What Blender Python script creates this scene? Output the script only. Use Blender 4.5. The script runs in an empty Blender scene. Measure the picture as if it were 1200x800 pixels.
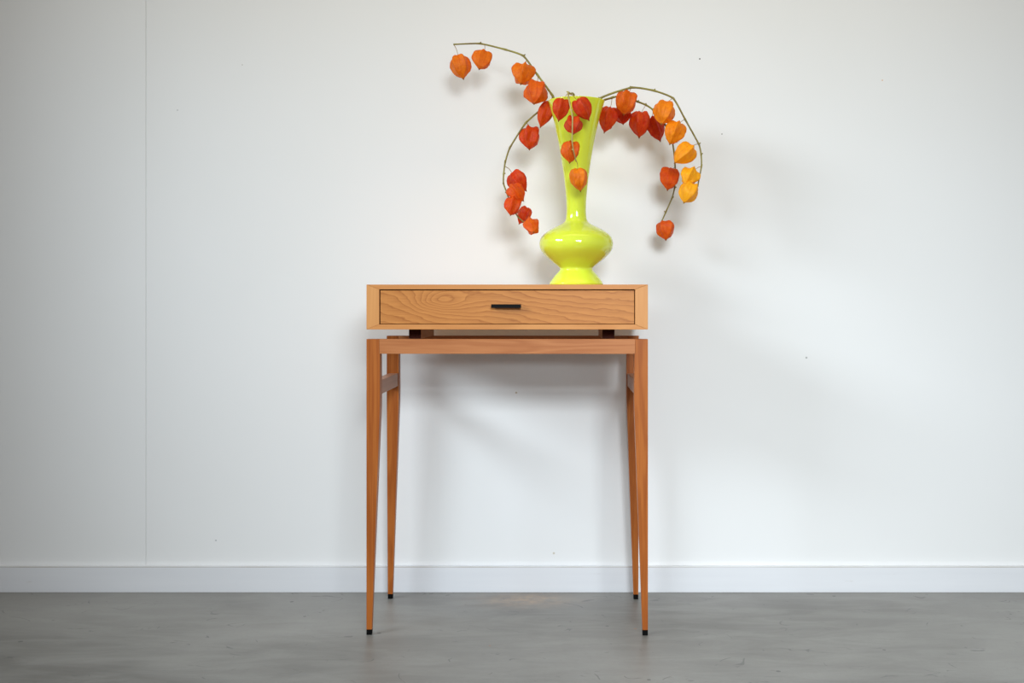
import bpy, bmesh, math, random
from mathutils import Vector, Matrix, noise

C = bpy.context.scene.collection
SC = bpy.context.scene
PI = math.pi

# ------------------------------------------------------------------ camera
CAM_D, F_PX, VX, HY, CAM_Z = 2.6, 1326.0, 648.0, 360.0, 0.753
cam = bpy.data.cameras.new('camera')
cam_o = bpy.data.objects.new('camera', cam)
C.objects.link(cam_o)
cam_o.location = (0, -CAM_D, CAM_Z)
cam_o.rotation_euler = (PI / 2, 0, 0)
cam.sensor_width = 36.0
cam.lens = 36.0 * F_PX / 1200.0
cam.shift_x = -(VX - 600) / 1200.0
cam.shift_y = -(400 - HY) / 1200.0
cam.clip_start = 0.05
SC.camera = cam_o

# ------------------------------------------------------------------ world, daylight, exposure
SC.view_settings.view_transform = 'Standard'
SC.view_settings.look = 'None'
SC.view_settings.exposure = 0.0
SC.view_settings.gamma = 1.0
SC.view_settings.use_curve_mapping = False

W = bpy.data.worlds.new('world')
SC.world = W
W.use_nodes = True
bg = W.node_tree.nodes['Background']
bg.inputs['Color'].default_value = (0.96, 0.97, 1.0, 1)
bg.inputs['Strength'].default_value = 0.34


def area_light(name, pos, aim, w, h, power, color, spread):
    """daylight through a window, or added fill: a soft rectangle that faces `aim`"""
    l = bpy.data.lights.new(name, 'AREA')
    l.shape = 'RECTANGLE'
    l.size, l.size_y = w, h
    l.energy = power
    l.color = color
    l.spread = math.radians(spread)
    o = bpy.data.objects.new(name, l)
    C.objects.link(o)
    o.location = pos
    o.rotation_euler = (Vector(aim) - Vector(pos)).to_track_quat('-Z', 'Y').to_euler()
    return o


area_light('window_daylight_side', (-2.6, -1.55, 2.05), (1.15, 0.4, 0.10), 1.35, 0.65, 12.5, (0.80, 0.91, 1.0), 70)
area_light('window_daylight_front', (0.50, -3.4, 1.78), (0.58, 0.4, 0.10), 0.95, 0.62, 15.0, (0.86, 0.94, 1.0), 64)
area_light('warm_fill_upper_wall', (0.1, -0.5, 2.6), (0.1, 0.4, 1.3), 2.6, 0.3, 3.8, (1.0, 0.79, 0.42), 110)  # added fill that warms the upper wall; stands for no actual lamp

# ------------------------------------------------------------------ helpers


def P(px, py, y):
    s = (CAM_D + y) / F_PX
    return Vector(((px - VX) * s, y, CAM_Z - (py - HY) * s))


def link_mesh(name, bm, mat, parent=None, smooth=False):
    me = bpy.data.meshes.new(name)
    bm.normal_update()
    bm.to_mesh(me)
    bm.free()
    if smooth:
        for p in me.polygons:
            p.use_smooth = True
    o = bpy.data.objects.new(name, me)
    C.objects.link(o)
    if mat:
        me.materials.append(mat)
    if parent is not None:
        o.parent = parent
    return o


def tag(o, label=None, cat=None, group=None, kind=None):
    if label: o['label'] = label
    if cat: o['category'] = cat
    if group: o['group'] = group
    if kind: o['kind'] = kind
    return o


def bevel_all(bm, w, seg=2):
    if w > 0:
        bmesh.ops.bevel(bm, geom=bm.edges[:], offset=w, segments=seg, profile=0.5, affect='EDGES', clamp_overlap=True)


def box_bm(x0, x1, y0, y1, z0, z1, bev=0.0008, bm=None):
    own = bm is None
    if own: bm = bmesh.new()
    vs = [bm.verts.new(v) for v in ((x0, y0, z0), (x1, y0, z0), (x1, y1, z0), (x0, y1, z0),
                                    (x0, y0, z1), (x1, y0, z1), (x1, y1, z1), (x0, y1, z1))]
    for f in ((0, 3, 2, 1), (4, 5, 6, 7), (0, 1, 5, 4), (1, 2, 6, 5), (2, 3, 7, 6), (3, 0, 4, 7)):
        bm.faces.new([vs[i] for i in f])
    if own: bevel_all(bm, bev)
    return bm


def prism_y(pts, y0, y1, bev=0.0008):
    """polygon in xz (counter-clockwise seen from the front) extruded along y"""
    bm = bmesh.new()
    a = [bm.verts.new((x, y0, z)) for x, z in pts]
    b = [bm.verts.new((x, y1, z)) for x, z in pts]
    bm.faces.new(a)
    bm.faces.new(b[::-1])
    n = len(pts)
    for i in range(n):
        j = (i + 1) % n
        bm.faces.new((a[i], b[i], b[j], a[j]))
    bmesh.ops.recalc_face_normals(bm, faces=bm.faces[:])
    bevel_all(bm, bev)
    return bm


def loft_rect(sections, bev=0.0008):
    """stack of (z, x0, x1, y0, y1)"""
    bm = bmesh.new()
    rings = [[bm.verts.new(v) for v in ((x0, y0, z), (x1, y0, z), (x1, y1, z), (x0, y1, z))] for z, x0, x1, y0, y1 in sections]
    bm.faces.new(rings[0][::-1])
    bm.faces.new(rings[-1])
    for a, b in zip(rings, rings[1:]):
        for i in range(4):
            j = (i + 1) % 4
            bm.faces.new((a[i], a[j], b[j], b[i]))
    bmesh.ops.recalc_face_normals(bm, faces=bm.faces[:])
    bevel_all(bm, bev)
    return bm


def lathe(profile, seg=96):
    bm = bmesh.new()
    rings = []
    for r, z in profile:
        if r < 1e-6:
            rings.append([bm.verts.new((0, 0, z))])
        else:
            rings.append([bm.verts.new((r * math.cos(2 * PI * k / seg), r * math.sin(2 * PI * k / seg), z)) for k in range(seg)])
    for a, b in zip(rings, rings[1:]):
        for k in range(seg):
            j = (k + 1) % seg
            if len(a) == 1: bm.faces.new((a[0], b[j], b[k]))
            elif len(b) == 1: bm.faces.new((a[k], a[j], b[0]))
            else: bm.faces.new((a[k], a[j], b[j], b[k]))
    bmesh.ops.recalc_face_normals(bm, faces=bm.faces[:])
    return bm


def catmull(pts, n):
    out = []
    m = len(pts)
    for i in range(m - 1):
        p0 = pts[max(i - 1, 0)]; p1 = pts[i]; p2 = pts[i + 1]; p3 = pts[min(i + 2, m - 1)]
        for k in range(n):
            t = k / n
            out.append(tuple(0.5 * (2 * b + (c - a) * t + (2 * a - 5 * b + 4 * c - d) * t * t + (3 * b - a - 3 * c + d) * t ** 3)
                             for a, b, c, d in zip(p0, p1, p2, p3)))
    out.append(tuple(pts[-1]))
    return out


def tube(bm, pts, radii, seg=8):
    n = len(pts)
    pts = [Vector(p) for p in pts]
    t0 = (pts[1] - pts[0]).normalized()
    u = t0.orthogonal().normalized()
    rings = []
    for i in range(n):
        t = (pts[min(i + 1, n - 1)] - pts[max(i - 1, 0)]).normalized()
        u = (u - t * u.dot(t)).normalized()
        v = t.cross(u)
        rings.append([bm.verts.new(pts[i] + (u * math.cos(2 * PI * k / seg) + v * math.sin(2 * PI * k / seg)) * radii[i]) for k in range(seg)])
    for a, b in zip(rings, rings[1:]):
        for k in range(seg):
            j = (k + 1) % seg
            bm.faces.new((a[k], a[j], b[j], b[k]))
    bm.faces.new(rings[0][::-1])
    bm.faces.new(rings[-1])
    return bm


# ------------------------------------------------------------------ materials
class N:
    """small node builder"""
    def __init__(self, name):
        self.m = bpy.data.materials.new(name)
        self.m.use_nodes = True
        self.t = self.m.node_tree
        self.p = self.t.nodes['Principled BSDF']

    def n(self, kind, **kw):
        o = self.t.nodes.new(kind)
        for k, v in kw.items():
            if hasattr(o, k): setattr(o, k, v)
            else: o.inputs[k.replace('_', ' ')].default_value = v
        return o

    def l(self, a, b): self.t.links.new(a, b)

    def val(self, x, sock):
        if isinstance(x, (int, float)): sock.default_value = x
        elif isinstance(x, tuple): sock.default_value = x
        else: self.l(x, sock)

    def math(self, op, a, b=0.0, c=0.0, clamp=False):
        o = self.n('ShaderNodeMath', operation=op)
        o.use_clamp = clamp
        self.val(a, o.inputs[0]); self.val(b, o.inputs[1])
        if op in ('MULTIPLY_ADD', 'SMOOTH_MIN', 'WRAP'): self.val(c, o.inputs[2])
        return o.outputs[0]

    def mix(self, f, a, b, blend='MIX'):
        o = self.n('ShaderNodeMix', data_type='RGBA', blend_type=blend)
        o.clamp_factor = True
        self.val(f, o.inputs[0]); self.val(a, o.inputs[6]); self.val(b, o.inputs[7])
        return o.outputs[2]

    def ramp(self, f, stops):
        o = self.n('ShaderNodeValToRGB')
        e = o.color_ramp.elements
        while len(e) < len(stops): e.new(0.5)
        for el, (p, c) in zip(e, stops):
            el.position = p
            el.color = c if isinstance(c, tuple) else (c, c, c, 1)
        self.l(f, o.inputs[0])
        return o.outputs[0]

    def coords(self, which='Object', scale=(1, 1, 1), loc=(0, 0, 0)):
        tc = self.n('ShaderNodeTexCoord')
        mp = self.n('ShaderNodeMapping')
        mp.inputs['Scale'].default_value = scale
        mp.inputs['Location'].default_value = loc
        self.l(tc.outputs[which], mp.inputs[0])
        return mp.outputs[0]

    def noise(self, vec, scale, detail=4, rough=0.5, dist=0.0):
        o = self.n('ShaderNodeTexNoise')
        o.inputs['Scale'].default_value = scale
        o.inputs['Detail'].default_value = detail
        o.inputs['Roughness'].default_value = rough
        o.inputs['Distortion'].default_value = dist
        self.l(vec, o.inputs['Vector'])
        return o.outputs[0]

    def bump(self, h, strength, dist=0.001, sock=None):
        o = self.n('ShaderNodeBump')
        o.inputs['Strength'].default_value = strength
        o.inputs['Distance'].default_value = dist
        self.l(h, o.inputs['Height'])
        self.l(o.outputs[0], sock or self.p.inputs['Normal'])


def lin(r, g, b):
    f = lambda c: c / 12.92 if c <= 0.04045 else ((c + 0.055) / 1.055) ** 2.4
    return (f(r / 255), f(g / 255), f(b / 255), 1)


def wood(name, axis, light, dark, seed=0.0, contrast=0.5, rough=0.42):
    m = N(name)
    st = {'x': (1.6, 30, 30), 'y': (30, 1.6, 30), 'z': (30, 30, 1.6)}[axis]
    fi = {'x': (12, 420, 420), 'y': (420, 12, 420), 'z': (420, 420, 12)}[axis]
    v = m.coords('Object', st, (seed, seed * 1.7, seed * 0.6))
    big = m.noise(v, 1.0, 3, 0.5, 0.6)
    w = m.math('SINE', m.math('MULTIPLY', big, 34.0))
    w = m.math('MULTIPLY_ADD', w, 0.22, 0.5)
    f2 = m.noise(m.coords('Object', fi), 1.0, 2, 0.6)
    t = m.math('ADD', m.math('MULTIPLY', w, 0.6), m.math('MULTIPLY', f2, 0.4))
    t = m.math('ADD', m.math('MULTIPLY', m.math('SUBTRACT', t, 0.5), 2 * contrast), 0.5, clamp=True)
    patch = m.noise(m.coords('Object', (1, 1, 1), (seed, 0, 0)), 7.0, 2)
    c = m.mix(t, dark, light)
    c = m.mix(m.math('MULTIPLY', m.math('SUBTRACT', patch, 0.35, clamp=True), 0.7), c, dark)
    m.l(c, m.p.inputs['Base Color'])
    m.p.inputs['Roughness'].default_value = rough
    m.p.inputs['Specular IOR Level'].default_value = 0.3
    m.bump(f2, 0.12, 0.0006)
    return m.m


def drawer_wood(name, light, dark):
    """flat-sawn board: cathedral figure around a knot-like island left of the handle"""
    m = N(name)
    v = m.coords('Object')
    sx = m.n('ShaderNodeSeparateXYZ'); m.l(v, sx.inputs[0])
    x, z = sx.outputs[0], sx.outputs[2]
    warp = m.noise(m.coords('Object', (7, 3, 24)), 1.0, 2, 0.5)
    warp2 = m.noise(m.coords('Object', (26, 3, 70)), 1.0, 2, 0.5)

    def hill(cx, cz, rx, rz):
        a = m.math('MULTIPLY', m.math('SUBTRACT', x, cx), 1 / rx)
        b = m.math('MULTIPLY', m.math('SUBTRACT', z, cz), 1 / rz)
        r2 = m.math('ADD', m.math('MULTIPLY', a, a), m.math('MULTIPLY', b, b))
        return m.math('EXPONENT', m.math('MULTIPLY', r2, -1.0))
    k1 = hill(-0.157, 0.7690, 0.044, 0.0190)
    k2 = hill(-0.135, 0.7700, 0.080, 0.034)
    k3 = hill(0.10, 0.812, 0.20, 0.060)
    h = m.math('MULTIPLY', z, 17.0)
    h = m.math('ADD', h, m.math('MULTIPLY', k1, 1.05))
    h = m.math('ADD', h, m.math('MULTIPLY', k2, 1.3))
    h = m.math('ADD', h, m.math('MULTIPLY', k3, 1.6))
    h = m.math('ADD', h, m.math('MULTIPLY', x, 5.0))
    h = m.math('ADD', h, m.math('MULTIPLY', warp, 0.7))
    h = m.math('ADD', h, m.math('MULTIPLY', warp2, 0.40))
    g = m.math('FRACT', m.math('MULTIPLY', h, 2.3))
    # each ring: pale early wood running into a thin darker late line
    ring = m.ramp(g, [(0.0, 0.30), (0.10, 0.95), (0.55, 0.72), (0.86, 0.50), (0.95, 0.05), (1.0, 0.30)])
    fine = m.noise(m.coords('Object', (14, 60, 520)), 1.0, 2, 0.6)
    t = m.math('ADD', m.math('MULTIPLY', ring, 0.55), m.math('MULTIPLY', fine, 0.62))
    c = m.mix(t, dark, light)
    m.l(c, m.p.inputs['Base Color'])
    m.p.inputs['Roughness'].default_value = 0.4
    m.p.inputs['Specular IOR Level'].default_value = 0.3
    m.bump(fine, 0.12, 0.0006)
    return m.m


CH_L, CH_D = lin(214, 146, 88), lin(176, 104, 54)
M_front = drawer_wood('cherry_drawer_front', lin(208, 139, 72), lin(142, 76, 28))
M_case_x = wood('cherry_pale_along', 'x', lin(220, 156, 92), lin(190, 120, 62), 1.3, 0.45)
M_case_z = wood('cherry_pale_upright', 'z', lin(224, 164, 100), lin(198, 132, 74), 2.9, 0.45)
M_base_x = wood('cherry_along', 'x', lin(196, 130, 80), lin(160, 92, 48), 4.1, 0.7)
M_base_z = wood('cherry_upright', 'z', lin(188, 110, 44), lin(140, 66, 14), 5.7, 0.75)
M_base_y = wood('cherry_crosswise', 'y', lin(196, 150, 122), lin(160, 112, 88), 7.7, 0.4)


def plain(name, col, rough, spec=0.5, metal=0.0):
    m = N(name)
    v = m.coords('Object')
    k = m.noise(v, 300, 2)
    m.l(m.mix(m.math('MULTIPLY', k, 0.25), col, tuple(c * 0.75 for c in col[:3]) + (1,)), m.p.inputs['Base Color'])
    m.p.inputs['Roughness'].default_value = rough
    m.p.inputs['Specular IOR Level'].default_value = spec
    m.p.inputs['Metallic'].default_value = metal
    m.bump(k, 0.05, 0.0003)
    return m.m


M_black = plain('black_metal', (0.006, 0.006, 0.006, 1), 0.7, 0.12)
M_cap = plain('black_foot', (0.004, 0.004, 0.004, 1), 0.8, 0.08)
M_runner = wood('dark_stained_wood', 'y', lin(176, 112, 64), lin(140, 80, 40), 9.0, 0.4)
M_end_shade = plain('runner_end_shade', lin(58, 26, 18), 0.8, 0.1)  # shade under the case, painted onto the runners' front ends


def wall_mat():
    m = N('painted_wall_board')
    v = m.coords('Object', (1, 1, 1))
    big = m.noise(v, 2.2, 3, 0.5)
    stri = m.noise(m.coords('Object', (240, 240, 1.5)), 1.0, 2)
    c = m.mix(big, lin(231, 231, 229), lin(236, 236, 235))
    geo = m.n('ShaderNodeNewGeometry')
    for (px, py, r, col) in ((820, 69, 0.0020, (70, 66, 60)), (846, 157, 0.0016, (140, 134, 128)), (1034, 94, 0.0018, (222, 186, 146)),
                             (945, 419, 0.0026, (176, 175, 173)), (605, 460, 0.0026, (196, 182, 160)), (649, 648, 0.003, (206, 200, 186)),
                             (208, 129, 0.0018, (190, 190, 190)), (253, 633, 0.0022, (190, 190, 190)), (284, 76, 0.0016, (196, 194, 190))):
        p = P(px, py, 0.401)
        d = m.n('ShaderNodeVectorMath', operation='DISTANCE')
        m.l(geo.outputs['Position'], d.inputs[0]); d.inputs[1].default_value = p
        c = m.mix(m.math('LESS_THAN', d.outputs['Value'], r), c, lin(*col))
    m.l(c, m.p.inputs['Base Color'])
    m.p.inputs['Roughness'].default_value = 0.55
    m.p.inputs['Specular IOR Level'].default_value = 0.25
    m.bump(stri, 0.06, 0.0006)
    return m.m


def trim_mat():
    m = N('painted_skirting')
    v = m.coords('Object')
    k = m.noise(m.coords('Object', (1.5, 30, 30)), 2.0, 3)
    c = m.mix(k, lin(220, 221, 224), lin(227, 228, 230))
    s = m.noise(m.coords('Object', (5, 40, 40), (3, 0, 0)), 2.4, 5, 0.6)
    c = m.mix(m.ramp(s, [(0.70, 0.0), (0.74, 0.35)]), c, lin(190, 184, 174))
    # paint worn off along the upper arris
    sp = m.n('ShaderNodeSeparateXYZ'); m.l(v, sp.inputs[0])
    edge = m.math('LESS_THAN', m.math('ABSOLUTE', m.math('SUBTRACT', sp.outputs[2], 0.0675)), 0.0011)
    wear = m.ramp(m.noise(m.coords('Object', (3, 1, 1)), 1.5, 3), [(0.35, 0.25), (0.62, 0.8)])
    c = m.mix(m.math('MULTIPLY', edge, wear), c, lin(172, 158, 142))
    m.l(c, m.p.inputs['Base Color'])
    m.p.inputs['Roughness'].default_value = 0.4
    m.p.inputs['Specular IOR Level'].default_value = 0.3
    return m.m


def floor_mat():
    m = N('polished_concrete')
    v = m.coords('Object')
    a = m.noise(v, 1.4, 5, 0.55, 0.4)
    b = m.noise(m.coords('Object', (2.0, 7, 1)), 2.0, 6, 0.62, 0.8)
    g = m.noise(v, 90, 3, 0.7)
    c = m.mix(m.ramp(a, [(0.36, 0.0), (0.64, 1.0)]), lin(104, 101, 95), lin(136, 134, 129))
    c = m.mix(m.math('MULTIPLY', m.ramp(b, [(0.40, 0.0), (0.66, 1.0)]), 0.38), c, lin(160, 159, 154))
    c = m.mix(m.math('MULTIPLY', m.math('SUBTRACT', g, 0.5), 0.9, clamp=True), c, lin(112, 110, 106))
    # ochre dust in a patch by the skirting
    pos = m.n('ShaderNodeSeparateXYZ'); m.l(v, pos.inputs[0])
    dx = m.math('MULTIPLY', m.math('SUBTRACT', pos.outputs[0], -0.07), 1 / 0.11)
    dy = m.math('MULTIPLY', m.math('SUBTRACT', pos.outputs[1], 0.315), 1 / 0.065)
    hill = m.math('EXPONENT', m.math('MULTIPLY', m.math('ADD', m.math('MULTIPLY', dx, dx), m.math('MULTIPLY', dy, dy)), -1.0))
    dust = m.math('MULTIPLY', hill, m.ramp(m.noise(v, 28, 4, 0.7), [(0.35, 0.2), (0.65, 1.0)]))
    c = m.mix(m.math('MULTIPLY', dust, 0.55), c, lin(196, 160, 124))
    # dark flecks and short scuffs
    vo = m.n('ShaderNodeTexVoronoi'); vo.inputs['Scale'].default_value = 15
    m.l(m.coords('Object', (1, 1, 0)), vo.inputs['Vector'])
    rnd = m.n('ShaderNodeSeparateColor'); m.l(vo.outputs['Color'], rnd.inputs[0])
    sp = m.math('LESS_THAN', vo.outputs['Distance'], m.math('MULTIPLY', m.math('POWER', rnd.outputs[0], 3.0), 0.085))
    c = m.mix(m.math('MULTIPLY', sp, 0.75), c, m.mix(m.math('GREATER_THAN', rnd.outputs[1], 0.72), lin(70, 68, 66), lin(150, 96, 60)))
    for off, scl, wid, lo in ((0.0, 5.0, 0.004, 0.58), (7.3, 9.0, 0.007, 0.61), (3.1, 16.0, 0.011, 0.60)):
        iso = m.math('ABSOLUTE', m.math('SUBTRACT', m.noise(m.coords('Object', (1, 1.3, 0), (off, off * 2, 0)), scl, 1, 0.5, 0.3), 0.5))
        here = m.ramp(m.noise(m.coords('Object', (1, 1.6, 0), (off * 3 + 1, off, 0)), 8.0, 3, 0.6), [(lo, 0.0), (lo + 0.05, 1.0)])
        c = m.mix(m.math('MULTIPLY', m.math('MULTIPLY', m.math('LESS_THAN', iso, wid), here), 0.5), c, lin(62, 62, 62))
    m.l(c, m.p.inputs['Base Color'])
    r = m.math('MULTIPLY_ADD', b, 0.14, 0.34)
    m.l(r, m.p.inputs['Roughness'])
    m.p.inputs['Specular IOR Level'].default_value = 0.5
    m.bump(m.noise(v, 260, 3), 0.08, 0.0008)
    return m.m


def glass_mat():
    m = N('lime_opal_glass')
    v = m.coords('Object')
    k = m.noise(m.coords('Object', (1, 1, 0.4)), 9.0, 2)
    c = m.mix(k, lin(222, 239, 60), lin(227, 243, 72))
    m.l(c, m.p.inputs['Base Color'])
    m.p.inputs['Roughness'].default_value = 0.06
    m.p.inputs['IOR'].default_value = 1.5
    m.p.inputs['Subsurface Weight'].default_value = 0.35
    m.p.inputs['Subsurface Radius'].default_value = (1.0, 1.0, 0.25)
    m.p.inputs['Subsurface Scale'].default_value = 0.02
    m.p.inputs['Coat Weight'].default_value = 0.3
    m.p.inputs['Coat Roughness'].default_value = 0.04
    return m.m


def stem_mat(name, a, b):
    m = N(name)
    k = m.noise(m.coords('Object'), 22, 3)
    f = m.noise(m.coords('Object'), 400, 2)
    c = m.mix(m.ramp(k, [(0.35, 0.0), (0.65, 1.0)]), a, b)
    m.l(c, m.p.inputs['Base Color'])
    m.p.inputs['Roughness'].default_value = 0.55
    m.bump(f, 0.2, 0.0004)
    return m.m


def husk_mat():
    """papery husk: the object's own colour, ribs and a net of veins from the husk's uv"""
    m = N('papery_husk')
    oi = m.n('ShaderNodeObjectInfo')
    uv = m.n('ShaderNodeUVMap'); uv.uv_map = 'husk'
    s = m.n('ShaderNodeSeparateXYZ'); m.l(uv.outputs[0], s.inputs[0])
    u, t = s.outputs[0], s.outputs[1]
    rib = m.math('ABSOLUTE', m.math('SUBTRACT', m.math('FRACT', m.math('ADD', m.math('MULTIPLY', u, 10.0), 0.5)), 0.5))
    ribl = m.ramp(rib, [(0.0, 1.0), (0.09, 0.0)])
    mp = m.n('ShaderNodeMapping'); mp.inputs['Scale'].default_value = (26, 9, 1); m.l(uv.outputs[0], mp.inputs[0])
    vo = m.n('ShaderNodeTexVoronoi', feature='DISTANCE_TO_EDGE'); vo.inputs['Scale'].default_value = 1.0
    m.l(mp.outputs[0], vo.inputs['Vector'])
    vein = m.ramp(vo.outputs[0], [(0.0, 1.0), (0.12, 0.0)])
    mot = m.noise(m.coords('Object'), 95, 3, 0.6)
    base = oi.outputs['Color']
    hs = m.n('ShaderNodeHueSaturation'); hs.inputs['Hue'].default_value = 0.518; hs.inputs['Value'].default_value = 1.25
    m.l(base, hs.inputs['Color'])
    hd = m.n('ShaderNodeHueSaturation'); hd.inputs['Hue'].default_value = 0.497; hd.inputs['Value'].default_value = 0.70
    m.l(base, hd.inputs['Color'])
    c = m.mix(m.ramp(mot, [(0.30, 0.0), (0.80, 0.8)]), base, hs.outputs[0])
    c = m.mix(m.math('MULTIPLY', vein, 0.20), c, hd.outputs[0])
    c = m.mix(m.math('MULTIPLY', ribl, 0.40), c, hd.outputs[0])
    c = m.mix(m.ramp(t, [(0.93, 0.0), (1.0, 0.8)]), c, lin(120, 80, 30))
    m.l(c, m.p.inputs['Base Color'])
    m.p.inputs['Roughness'].default_value = 0.48
    m.p.inputs['Specular IOR Level'].default_value = 0.3
    h = m.math('ADD', m.math('MULTIPLY', ribl, 1.0), m.math('MULTIPLY', vein, 0.5))
    m.bump(h, 0.5, 0.0006)
    tr = m.n('ShaderNodeBsdfTranslucent'); m.l(c, tr.inputs['Color'])
    mx = m.n('ShaderNodeMixShader'); mx.inputs[0].default_value = 0.28
    m.l(m.p.outputs[0], mx.inputs[1]); m.l(tr.outputs[0], mx.inputs[2])
    m.l(mx.outputs[0], m.t.nodes['Material Output'].inputs['Surface'])
    return m.m


M_wall, M_trim, M_floor = wall_mat(), trim_mat(), floor_mat()
M_glass, M_husk = glass_mat(), husk_mat()
M_stem = stem_mat('olive_stem', lin(150, 142, 62), lin(118, 104, 48))
M_stem_pale = stem_mat('pale_stem', lin(186, 170, 104), lin(150, 136, 66))
M_stalk = stem_mat('thin_stalk', lin(172, 120, 70), lin(150, 130, 80))
M_ceil = plain('pale_timber_ceiling', lin(214, 196, 160), 0.7, 0.2)

# ------------------------------------------------------------------ the setting
FLOOR_X0, FLOOR_X1 = -2.3, 4.2
WALL_Y, BASE_Y = 0.401, 0.389
CEIL_Z = 2.9

fl = link_mesh('floor', box_bm(FLOOR_X0, FLOOR_X1, -6.5, WALL_Y + 0.1, -0.1, 0.0, 0), M_floor)
tag(fl, 'grey polished concrete floor with scuffs', kind='structure')

wb = link_mesh('wall_back', box_bm(FLOOR_X0, FLOOR_X1, WALL_Y + 0.012, WALL_Y + 0.1, 0.0, CEIL_Z, 0), M_wall)
tag(wb, 'white painted board wall behind the table', kind='structure')
seam = P(171, 100, WALL_Y).x                       # the upright joint left of the table
edges = [FLOOR_X0, seam, seam + 2.44, FLOOR_X1]
for a, b in zip(edges, edges[1:]):
    bm = box_bm(a + 0.0002, b - 0.0002, WALL_Y, WALL_Y + 0.012, 0.0, CEIL_Z, 0.0007)
    link_mesh('panel', bm, M_wall, wb)

# skirting: square board standing a hair away from the wall, its top edge eased
ski = box_bm(FLOOR_X0 + 0.1, FLOOR_X1, BASE_Y, WALL_Y - 0.0002, 0.0, 0.0700, 0.0012)
tag(link_mesh('baseboard_back', ski, M_trim), 'white skirting board along the back wall', kind='structure')

wl = link_mesh('shade_wall_left', box_bm(FLOOR_X0 - 0.1, FLOOR_X0 + 0.1, -0.45, WALL_Y, 0.0, CEIL_Z, 0), M_wall)  # unseen wall, added to keep side light off the left of the back wall
tag(wl, 'short white wall added out of view to shade the left', kind='structure')
ce = link_mesh('ceiling', box_bm(FLOOR_X0, FLOOR_X1, -1.0, WALL_Y + 0.1, CEIL_Z, CEIL_Z + 0.1, 0), M_ceil)
tag(ce, 'pale timber ceiling', kind='structure')

# ------------------------------------------------------------------ console table
T = bpy.data.objects.new('console_table', None)
C.objects.link(T)
T.location = (-0.1043, 0.167, 0)
T.rotation_euler = (0, 0, math.radians(-0.4))
tag(T, 'slender cherry wood console table with one drawer and tapered legs', 'table')
HX, HYD = 0.3235, 0.167                             # half width, half depth
Z_TOP, Z_BOX, Z_RAIL, Z_RAILB = 0.8054, 0.7022, 0.6799, 0.6461
SIDE_T, LID_T, FLR_T = 0.0294, 0.0112, 0.0116

# drawer case: four boards mitred at the corners, and a back
zi, zo = Z_TOP - LID_T, Z_BOX + FLR_T
xi = HX - SIDE_T
g = 0.00015
link_mesh('top_panel', prism_y([(-HX + g, Z_TOP), (-xi + g, zi), (xi - g, zi), (HX - g, Z_TOP)], -HYD, HYD, 0.0005), M_case_x, T)
link_mesh('bottom_panel', prism_y([(-HX + g, Z_BOX), (HX - g, Z_BOX), (xi - g, zo), (-xi + g, zo)], -HYD, HYD, 0.0005), M_case_x, T)
link_mesh('side_panel', prism_y([(-HX, Z_BOX + g), (-xi, zo + g), (-xi, zi - g), (-HX, Z_TOP - g)], -HYD, HYD, 0.0005), M_case_z, T)
link_mesh('side_panel', prism_y([(HX, Z_BOX + g), (HX, Z_TOP - g), (xi, zi - g), (xi, zo + g)], -HYD, HYD, 0.0005), M_case_z, T)
link_mesh('back_panel', box_bm(-xi + 0.0003, xi - 0.0003, HYD - 0.012, HYD - 0.002, zo + 0.0003, zi - 0.0003), M_case_x, T)

gap = 0.0027
dr = link_mesh('drawer', box_bm(-xi + gap, xi - gap * 0.7, -HYD + 0.0006, -HYD + 0.019, zo + 0.0012, zi - 0.0024, 0.0006), M_front, T)
tb = bmesh.new()
dx, dz0, dz1 = xi - 0.012, zo + 0.004, zi - 0.012
for b in ((-dx, -dx + 0.01, -HYD + 0.0192, HYD - 0.03, dz0, dz1), (dx - 0.01, dx, -HYD + 0.0192, HYD - 0.03, dz0, dz1),
          (-dx + 0.01, dx - 0.01, HYD - 0.04, HYD - 0.03, dz0, dz1), (-dx + 0.01, dx - 0.01, -HYD + 0.0192, HYD - 0.04, dz0 + 0.004, dz0 + 0.010)):
    box_bm(*b, bm=tb)
link_mesh('drawer_tray', tb, M_case_x, dr)
# bar handle on two stubs
hb = bmesh.new()
hx0, hx1 = -0.0357, 0.0325
box_bm(hx0, hx1, -HYD - 0.013, -HYD - 0.0065, 0.7516, 0.7600, bm=hb)
for sx in (hx0 + 0.006, hx1 - 0.013):
    box_bm(sx, sx + 0.007, -HYD - 0.0066, -HYD + 0.0004, 0.7520, 0.7590, bm=hb)
tag(link_mesh('handle', hb, M_black, dr), 'slim black bar handle')

# runners that carry the case above the underframe
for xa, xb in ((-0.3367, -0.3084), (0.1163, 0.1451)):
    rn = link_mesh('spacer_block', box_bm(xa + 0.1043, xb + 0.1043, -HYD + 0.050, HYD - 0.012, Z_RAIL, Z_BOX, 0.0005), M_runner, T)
    rn.data.materials.append(M_end_shade)
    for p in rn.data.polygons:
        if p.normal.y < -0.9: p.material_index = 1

LEG_W, FOOT_W, TAPER_Z, CAP_H = 0.0308, 0.0120, 0.515, 0.0125
JX = HX - 0.0292                                    # joint line between leg and rail


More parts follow.
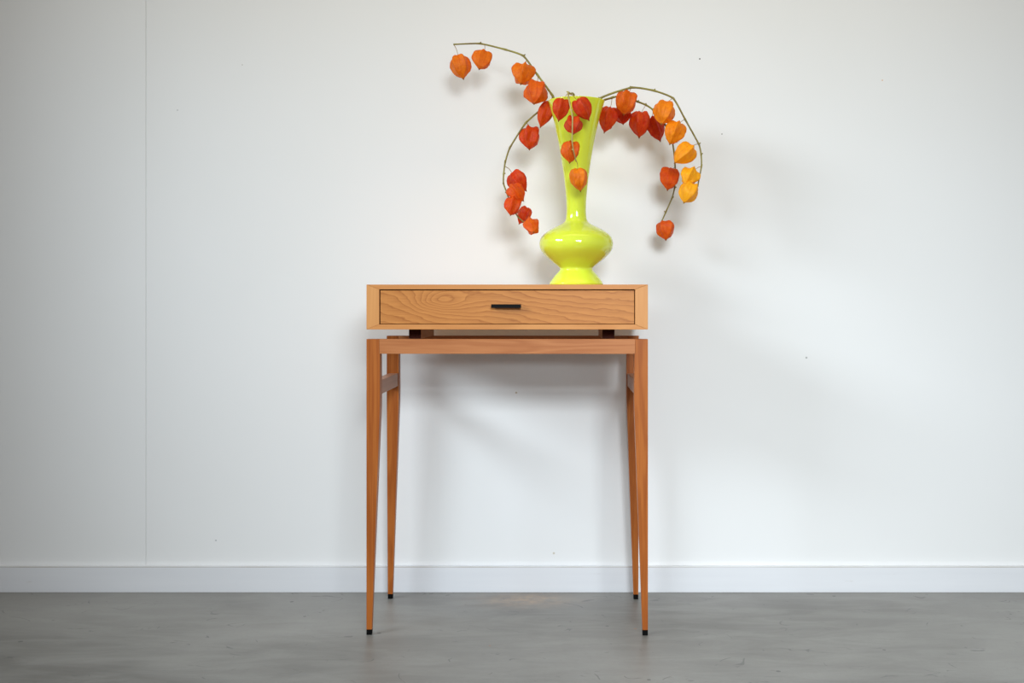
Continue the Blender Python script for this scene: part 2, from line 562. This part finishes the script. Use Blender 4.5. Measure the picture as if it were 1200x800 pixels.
def leg(sx, sy):
    ex, ey = sx * HX, sy * HYD
    secs = []
    k = (FOOT_W + (LEG_W - FOOT_W) * CAP_H / TAPER_Z)
    for z, w in ((CAP_H, k), (TAPER_Z, LEG_W), (TAPER_Z + 0.03, LEG_W + 0.0004), (Z_RAIL, LEG_W)):
        xs = sorted((ex, ex - sx * w)); ys = sorted((ey, ey - sy * w))
        secs.append((z, xs[0], xs[1], ys[0], ys[1]))
    # above the joint the leg is a little narrower so that the rail meets it in a straight seam
    secs[-1] = (Z_RAILB, secs[-1][1], secs[-1][2], secs[-1][3], secs[-1][4])
    xs = sorted((ex, sx * (JX + 0.0002)))
    ys = (secs[-1][3], secs[-1][4])
    secs.append((Z_RAILB + 0.0002, xs[0], xs[1], ys[0], ys[1]))
    secs.append((Z_RAIL, xs[0], xs[1], ys[0], ys[1]))
    o = link_mesh('leg', loft_rect(secs, 0.0005), M_base_z, T)
    cs = []
    for z, w in ((0.0, FOOT_W), (CAP_H - 0.0002, k)):
        xs = sorted((ex, ex - sx * w)); ys = sorted((ey, ey - sy * w))
        cs.append((z, xs[0], xs[1], ys[0], ys[1]))
    tag(link_mesh('foot_cap', loft_rect(cs, 0.0005), M_cap, o), 'black foot cap')


for sy in (-1, 1):
    for sx in (-1, 1):
        leg(sx, sy)
for y0, y1, n in ((-HYD + 0.0003, -HYD + 0.0300, 'front_rail'), (HYD - 0.0300, HYD - 0.0003, 'rear_rail')):
    link_mesh(n, box_bm(-JX, JX, y0, y1, Z_RAILB, Z_RAIL, 0.0006), M_base_x, T)
for sx in (-1, 1):
    xs = sorted((sx * (HX - 0.0060), sx * (HX - 0.0292)))
    link_mesh('side_rail', box_bm(xs[0], xs[1], -HYD + LEG_W, HYD - LEG_W, 0.5510, 0.5840, 0.0006), M_base_y, T)

# ------------------------------------------------------------------ vase
VY = 0.19
VS = (CAM_D + VY) / F_PX
vx = (675.3 - VX) * VS
prof_px = [(334.2, 30.6), (332.6, 31.4), (330.4, 30.6), (328, 29), (322, 24.4), (317.5, 20.2), (315.2, 19.3), (312.8, 20.4), (307, 28), (300, 36), (293, 41.6),
           (286, 43.2), (279, 41.6), (274, 37.6), (270, 32), (265.5, 23.5), (261.5, 15.8), (257.5, 12.6), (251, 11.6), (244, 11.5), (230, 12.1),
           (210, 14.2), (190, 17.0), (165, 21.4), (140, 26.8), (126, 30.9), (119.4, 33.4)]
outer = catmull([(hw * VS, CAM_Z - (y - HY) * VS - Z_TOP) for y, hw in prof_px], 4)
z0 = -0.0002
outer = [(r, max(z, z0 + 0.0004)) for r, z in outer]
prof = [(0.0, z0 + 0.004), (outer[0][0] - 0.010, z0 + 0.003), (outer[0][0] - 0.004, z0 + 0.0003)] + outer
rt, zt = outer[-1]
prof += [(rt + 0.0002, zt + 0.0012), (rt - 0.0012, zt + 0.0020), (rt - 0.0028, zt + 0.0008)]
inner = [(max(r - 0.0034, 0.002), z) for r, z in outer if z > 0.045][::-1]
prof += inner + [(0.0, 0.046)]
vase = link_mesh('vase', lathe(prof, 112), M_glass, None, True)
vase.location = (vx, VY, Z_TOP)
tag(vase, 'glossy lime green glass vase with bulbous belly and flared neck on the table', 'vase')

# ------------------------------------------------------------------ husks
PROF = catmull([(.085, .02), (.045, .13), (.005, .34), (.02, .60), (.10, .84), (.23, .97), (.37, 1.0), (.51, .96), (.65, .83), (.77, .62), (.87, .37),
                (.945, .15), (1.04, .018)], 3)
COLS = [(0.0, lin(212, 34, 14)), (0.25, lin(228, 66, 12)), (0.5, lin(236, 112, 12)), (0.75, lin(250, 146, 14)), (1.0, lin(252, 178, 28))]


def husk_color(k):
    for (a, ca), (b, cb) in zip(COLS, COLS[1:]):
        if k <= b:
            f = (k - a) / (b - a)
            return tuple(ca[i] * (1 - f) + cb[i] * f for i in range(4))
    return COLS[-1][1]


def husk(parent, origin, top, tip, width, tilt, roll, depth, ck, seed, dent=0.0, dent_at=(0, -1, 0)):
    """a five-ribbed inflated calyx hanging from `top`, its point at `tip` (image points at one depth); tilt turns the point to the viewer"""
    a, b = P(top[0], top[1], depth), P(tip[0], tip[1], depth)
    flat = b - a
    L = flat.length / max(math.cos(math.radians(tilt)), 0.35)
    ax = (flat.normalized() * math.cos(math.radians(tilt)) + Vector((0, -1, 0)) * math.sin(math.radians(tilt))).normalized()
    R = width * 0.5 * (CAM_D + depth) / F_PX * 1.13
    c = a - ax * 0.02 * L
    ref = Vector((0, -1, 0))
    u = ref - ax * ref.dot(ax)
    u = u.normalized() if u.length > 0.05 else Vector((1, 0, 0))
    v = ax.cross(u)
    rng = random.Random(seed)
    off = Vector((rng.uniform(-50, 50), rng.uniform(-50, 50), rng.uniform(-50, 50)))
    SEG = 50
    bm = bmesh.new()
    uvl = bm.loops.layers.uv.new('husk')
    rings = []
    squash = rng.uniform(0.88, 1.0)
    rr = math.radians(roll)
    for i, (z, r) in enumerate(PROF):
        ring = []
        sharp = 0.25 + 0.10 * max(0.0, 1 - z / 0.25)
        bend = 0.05 * math.sin(z * 3) * rng.choice((1, 1))
        for k in range(SEG):
            th = 2 * PI * k / SEG
            rid = abs(math.sin(2.5 * th))
            sec = abs(math.sin(5 * th))
            f = 1 - sharp * rid ** 0.85 - 0.035 * sec * rid
            q = (u * math.cos(th + rr) + v * math.sin(th + rr) * squash) * (r * f)
            zz = z + (0.035 * rid if z < 0.2 else 0.0) * (1 - z / 0.2 if z < 0.2 else 0)
            p = q * R + ax * (zz * L)
            nz = noise.noise_vector(q * 1.7 + Vector((0, 0, z * 2.2)) + off)
            nz2 = noise.noise_vector(q * 4.5 + Vector((0, 0, z * 6.0)) + off * 1.3)
            p += (nz * 0.10 + nz2 * 0.045) * R * min(1.0, 4 * (1 - z) + 0.1) * min(1.0, r * 1.6)
            if dent:
                d = Vector(dent_at).normalized()
                s = (p - ax * (0.42 * L)).dot(d) / R
                if s > 0.25:
                    p -= d * (s - 0.25) * R * dent * 1.5
            ring.append(bm.verts.new(c + p - origin))
        rings.append(ring)
    for i in range(len(rings) - 1):
        for k in range(SEG):
            j = (k + 1) % SEG
            f = bm.faces.new((rings[i][k], rings[i + 1][k], rings[i + 1][j], rings[i][j]))
            for lp, (kk, ii) in zip(f.loops, ((k, i), (k, i + 1), (k + 1, i + 1), (k + 1, i))):
                lp[uvl].uv = (kk / SEG, PROF[ii][0])
    for ring, z, fl in ((rings[0], 0, False), (rings[-1], 1, True)):
        f = bm.faces.new(ring if not fl else ring[::-1])
        for lp in f.loops: lp[uvl].uv = (0, z)
    bmesh.ops.recalc_face_normals(bm, faces=bm.faces[:])
    o = link_mesh('husk', bm, M_husk, parent, True)
    o.color = husk_color(ck)
    return o, c + ax * 0.085 * L


def branch(label, path, r0, r1, mat, husks, seed0, back=0.0):
    """`back` lets the part that has left the vase lean towards the wall"""
    n_in = 3
    path = [p if i < n_in else (p[0], p[1], p[2] + back * min(1.0, (i - n_in + 1) / 3)) for i, p in enumerate(path)]
    husks = [dict(h, y=h['y'] + back * h.get('lean', 1.0)) for h in husks]
    pts = [P(*p) for p in path]
    org = pts[0].copy()
    root = bpy.data.objects.new('lantern_branch', None)
    C.objects.link(root)
    root.location = org
    tag(root, label, 'branch', 'dried lantern branches in the green vase')
    n = 6
    dense = catmull([tuple(p - org) for p in pts], n)
    # keep the runs between nodes nearly straight, as the joints of the stem show
    out, rad = [], []
    total = len(dense) - 1
    for i, d in enumerate(dense):
        s, f = divmod(i, n)
        f /= n
        if s < len(pts) - 1:
            st = (pts[s] * (1 - f) + pts[s + 1] * f) - org
        else:
            st = pts[-1] - org
        out.append(Vector(d) * 0.45 + st * 0.55)
        r = r0 + (r1 - r0) * i / total
        near = min(f, 1 - f)
        rad.append(r * (1.28 if near < 0.01 and s > 1 else 1.0))
    bm = bmesh.new()
    tube(bm, out, rad, 10)
    # little leaf scars at the joints
    rng = random.Random(seed0)
    for p in pts[2:-1]:
        d = Vector((rng.uniform(-1, 1), rng.uniform(-1, 0.3), rng.uniform(0.2, 1))).normalized()
        tube(bm, [p - org, p - org + d * r0 * 2.0], [r0 * 0.8, r0 * 0.45], 6)
    link_mesh('stem', bm, mat, root, True)
    for i, h in enumerate(husks):
        o, neck = husk(root, org, h['top'], h['tip'], h['w'], h.get('tilt', 0), h.get('roll', 0), h['y'], h['c'], seed0 * 100 + i,
                       h.get('dent', 0.0), h.get('dent_at', (0, -1, 0)))
        o['label'] = next(n for k, n in ((.2, 'red'), (.45, 'red orange'), (.72, 'orange'), (2, 'yellow orange')) if h['c'] < k) + ' papery husk'
        at = h.get('at')
        if at is None:
            # nearest stem point above
            at_p = min(out, key=lambda q: (q + org - neck).length) + org
        else:
            at_p = min(out, key=lambda q: abs((q + org - P(at[0], at[1], (q + org).y)).length)) + org
        mid = at_p.lerp(neck, 0.45) + Vector((0.0015, -0.001, 0.003))
        b = bmesh.new()
        pp = catmull([tuple(at_p - org), tuple(mid - org), tuple(neck - org)], 5)
        tube(b, pp, [0.0009 - 0.0003 * k / (len(pp) - 1) for k in range(len(pp))], 6)
        link_mesh('stalk', b, M_stalk, o, True)
    return root


def H(top, tip, w, y, c, tilt=0, roll=0, at=None, **kw):
    return dict(top=top, tip=tip, w=w, y=y, c=c, tilt=tilt, roll=roll, at=at, **kw)


branch('highest dried lantern branch, arching out to the upper left of the vase',
       [(668, 190, .170), (657, 135, .175), (647.5, 112, .19), (630, 88, .21), (613.5, 65.5, .235), (592, 58, .25), (562.5, 51, .265), (531.5, 52, .275)],
       .0030, .0019, M_stem,
       [H((537, 66), (543.6, 94), 23.5, .265, .52, 8, 36, (531.5, 52)),
        H((568, 60.5), (562, 83.5), 23, .255, .48, 20, 10, (566.5, 51.5), dent=.5, dent_at=(.3, -1, .3)),
        H((615.5, 78), (610.5, 101.5), 27, .225, .50, 25, 0, (615, 69)),
        H((629.5, 99), (626, 125), 28, .195, .36, 30, 36, (630, 89)),
        H((645, 120), (633, 149.8), 19, .20, .22, 0, 20, (647, 113), lean=0.5)], 1, 0.0)

branch('lower left dried lantern branch, bowing down beside the vase neck',
       [(670, 185, .170), (661, 140, .19), (651, 119.5, .220), (642, 122, .228), (616, 144, .21), (597.5, 173, .19), (592, 190, .18), (590.2, 204, .175),
        (590, 215, .17), (594, 226, .168), (600, 243, .172), (607, 254, .168), (617, 263, .165)],
       .0026, .0015, M_stem,
       [H((622, 150.5), (620.5, 177), 25.5, .20, .14, 18, 18, (616, 144)),
        H((600, 203), (617, 224), 24, .192, .08, 0, 20, (591, 194)),
        H((599, 219), (614, 236.5), 21, .155, .30, 20, 60),
        H((603, 233), (598.5, 253.5), 20.5, .145, .24, 25, 10),
        H((618, 243), (608, 263), 16, .185, .14, 0, 40),
        H((621.5, 260), (626, 274), 19, .145, .36, 55, 0)], 2, 0.04)

branch('short dried lantern branch hanging down over the front of the vase',
       [(676, 190, .165), (674, 150, .155), (672.5, 111, .126), (669, 110, .098), (665.8, 108, .085), (666.5, 115, .072), (669.5, 130, .058),
        (671, 137, .054), (670.5, 165, .056), (672, 176, .062), (675, 188.5, .078)],
       .0024, .0013, M_stem_pale,
       [H((660, 116), (654.5, 142.5), 20.5, .085, .12, 0, 10, (665.8, 109)),
        H((676, 117), (690.5, 141.5), 21.5, .082, .06, 0, 60, (666, 109.5)),
        H((672, 138.5), (672, 159), 21.5, .090, .10, 25, 36),
        H((670, 166.5), (667.5, 192), 21, .096, .36, 10, 15),
        H((676.8, 197.5), (680.3, 224.5), 22, .098, .58, 0, 36, (675, 188))], 3)

branch('outer right dried lantern branch, high arch with the yellow orange lanterns',
       [(680, 190, .172), (690, 145, .18), (702.5, 115.5, .178), (740, 102.5, .17), (766, 106, .16), (789, 115, .15), (803, 140, .145), (819, 169, .14),
        (821.7, 181, .14), (822, 195, .14), (817.5, 218.5, .14)],
       .0028, .0016, M_stem,
       [H((736.5, 108.5), (730.5, 136), 25.5, .155, .40, 12, 20, (738, 103)),
        H((780, 121), (774, 148), 25.5, .135, .64, 22, 36, (788, 115)),
        H((795, 144.5), (784, 170.5), 25.5, .128, .68, 12, 5, (802, 139)),
        H((810, 171.5), (789.5, 192), 24, .126, .84, 10, 60, (818.5, 168)),
        H((812, 200), (801.5, 218), 24, .135, .98, 28, 10, (822, 194)),
        H((811, 216), (800, 239), 22, .118, .96, 20, 36, (819, 211))], 4, 0.05)

branch('inner right dried lantern branch, drooping low with red lanterns and one at its end',
       [(677, 195, .175), (689, 150, .19), (703, 120, .214), (717, 114.5, .222), (726, 113, .225), (747, 119, .235), (757, 123, .24), (765, 128.5, .245),
        (780, 147, .25), (788, 166, .255), (790.5, 185, .255), (791.3, 200, .255), (790.5, 220, .255), (787.5, 232, .255), (780, 249, .255),
        (774.5, 261.5, .255)],
       .0028, .0017, M_stem,
       [H((715.5, 126), (708, 156), 22.5, .19, .12, 0, 10, (717, 115)),
        H((728, 126), (730, 147), 21, .225, .02, 15, 36, (727, 113)),
        H((751, 131), (749, 162), 24, .232, .12, 0, 20, (757, 123)),
        H((763, 137.5), (774, 166), 22, .242, .04, 0, 60, (766, 129)),
        H((787, 197), (781.5, 224), 23, .225, .30, 12, 10, (791, 198), dent=.4, dent_at=(.3, -1, .5)),
        H((779.5, 259.5), (780, 282), 21, .245, .34, 10, 36, (774.5, 261.5))], 5, 0.045)
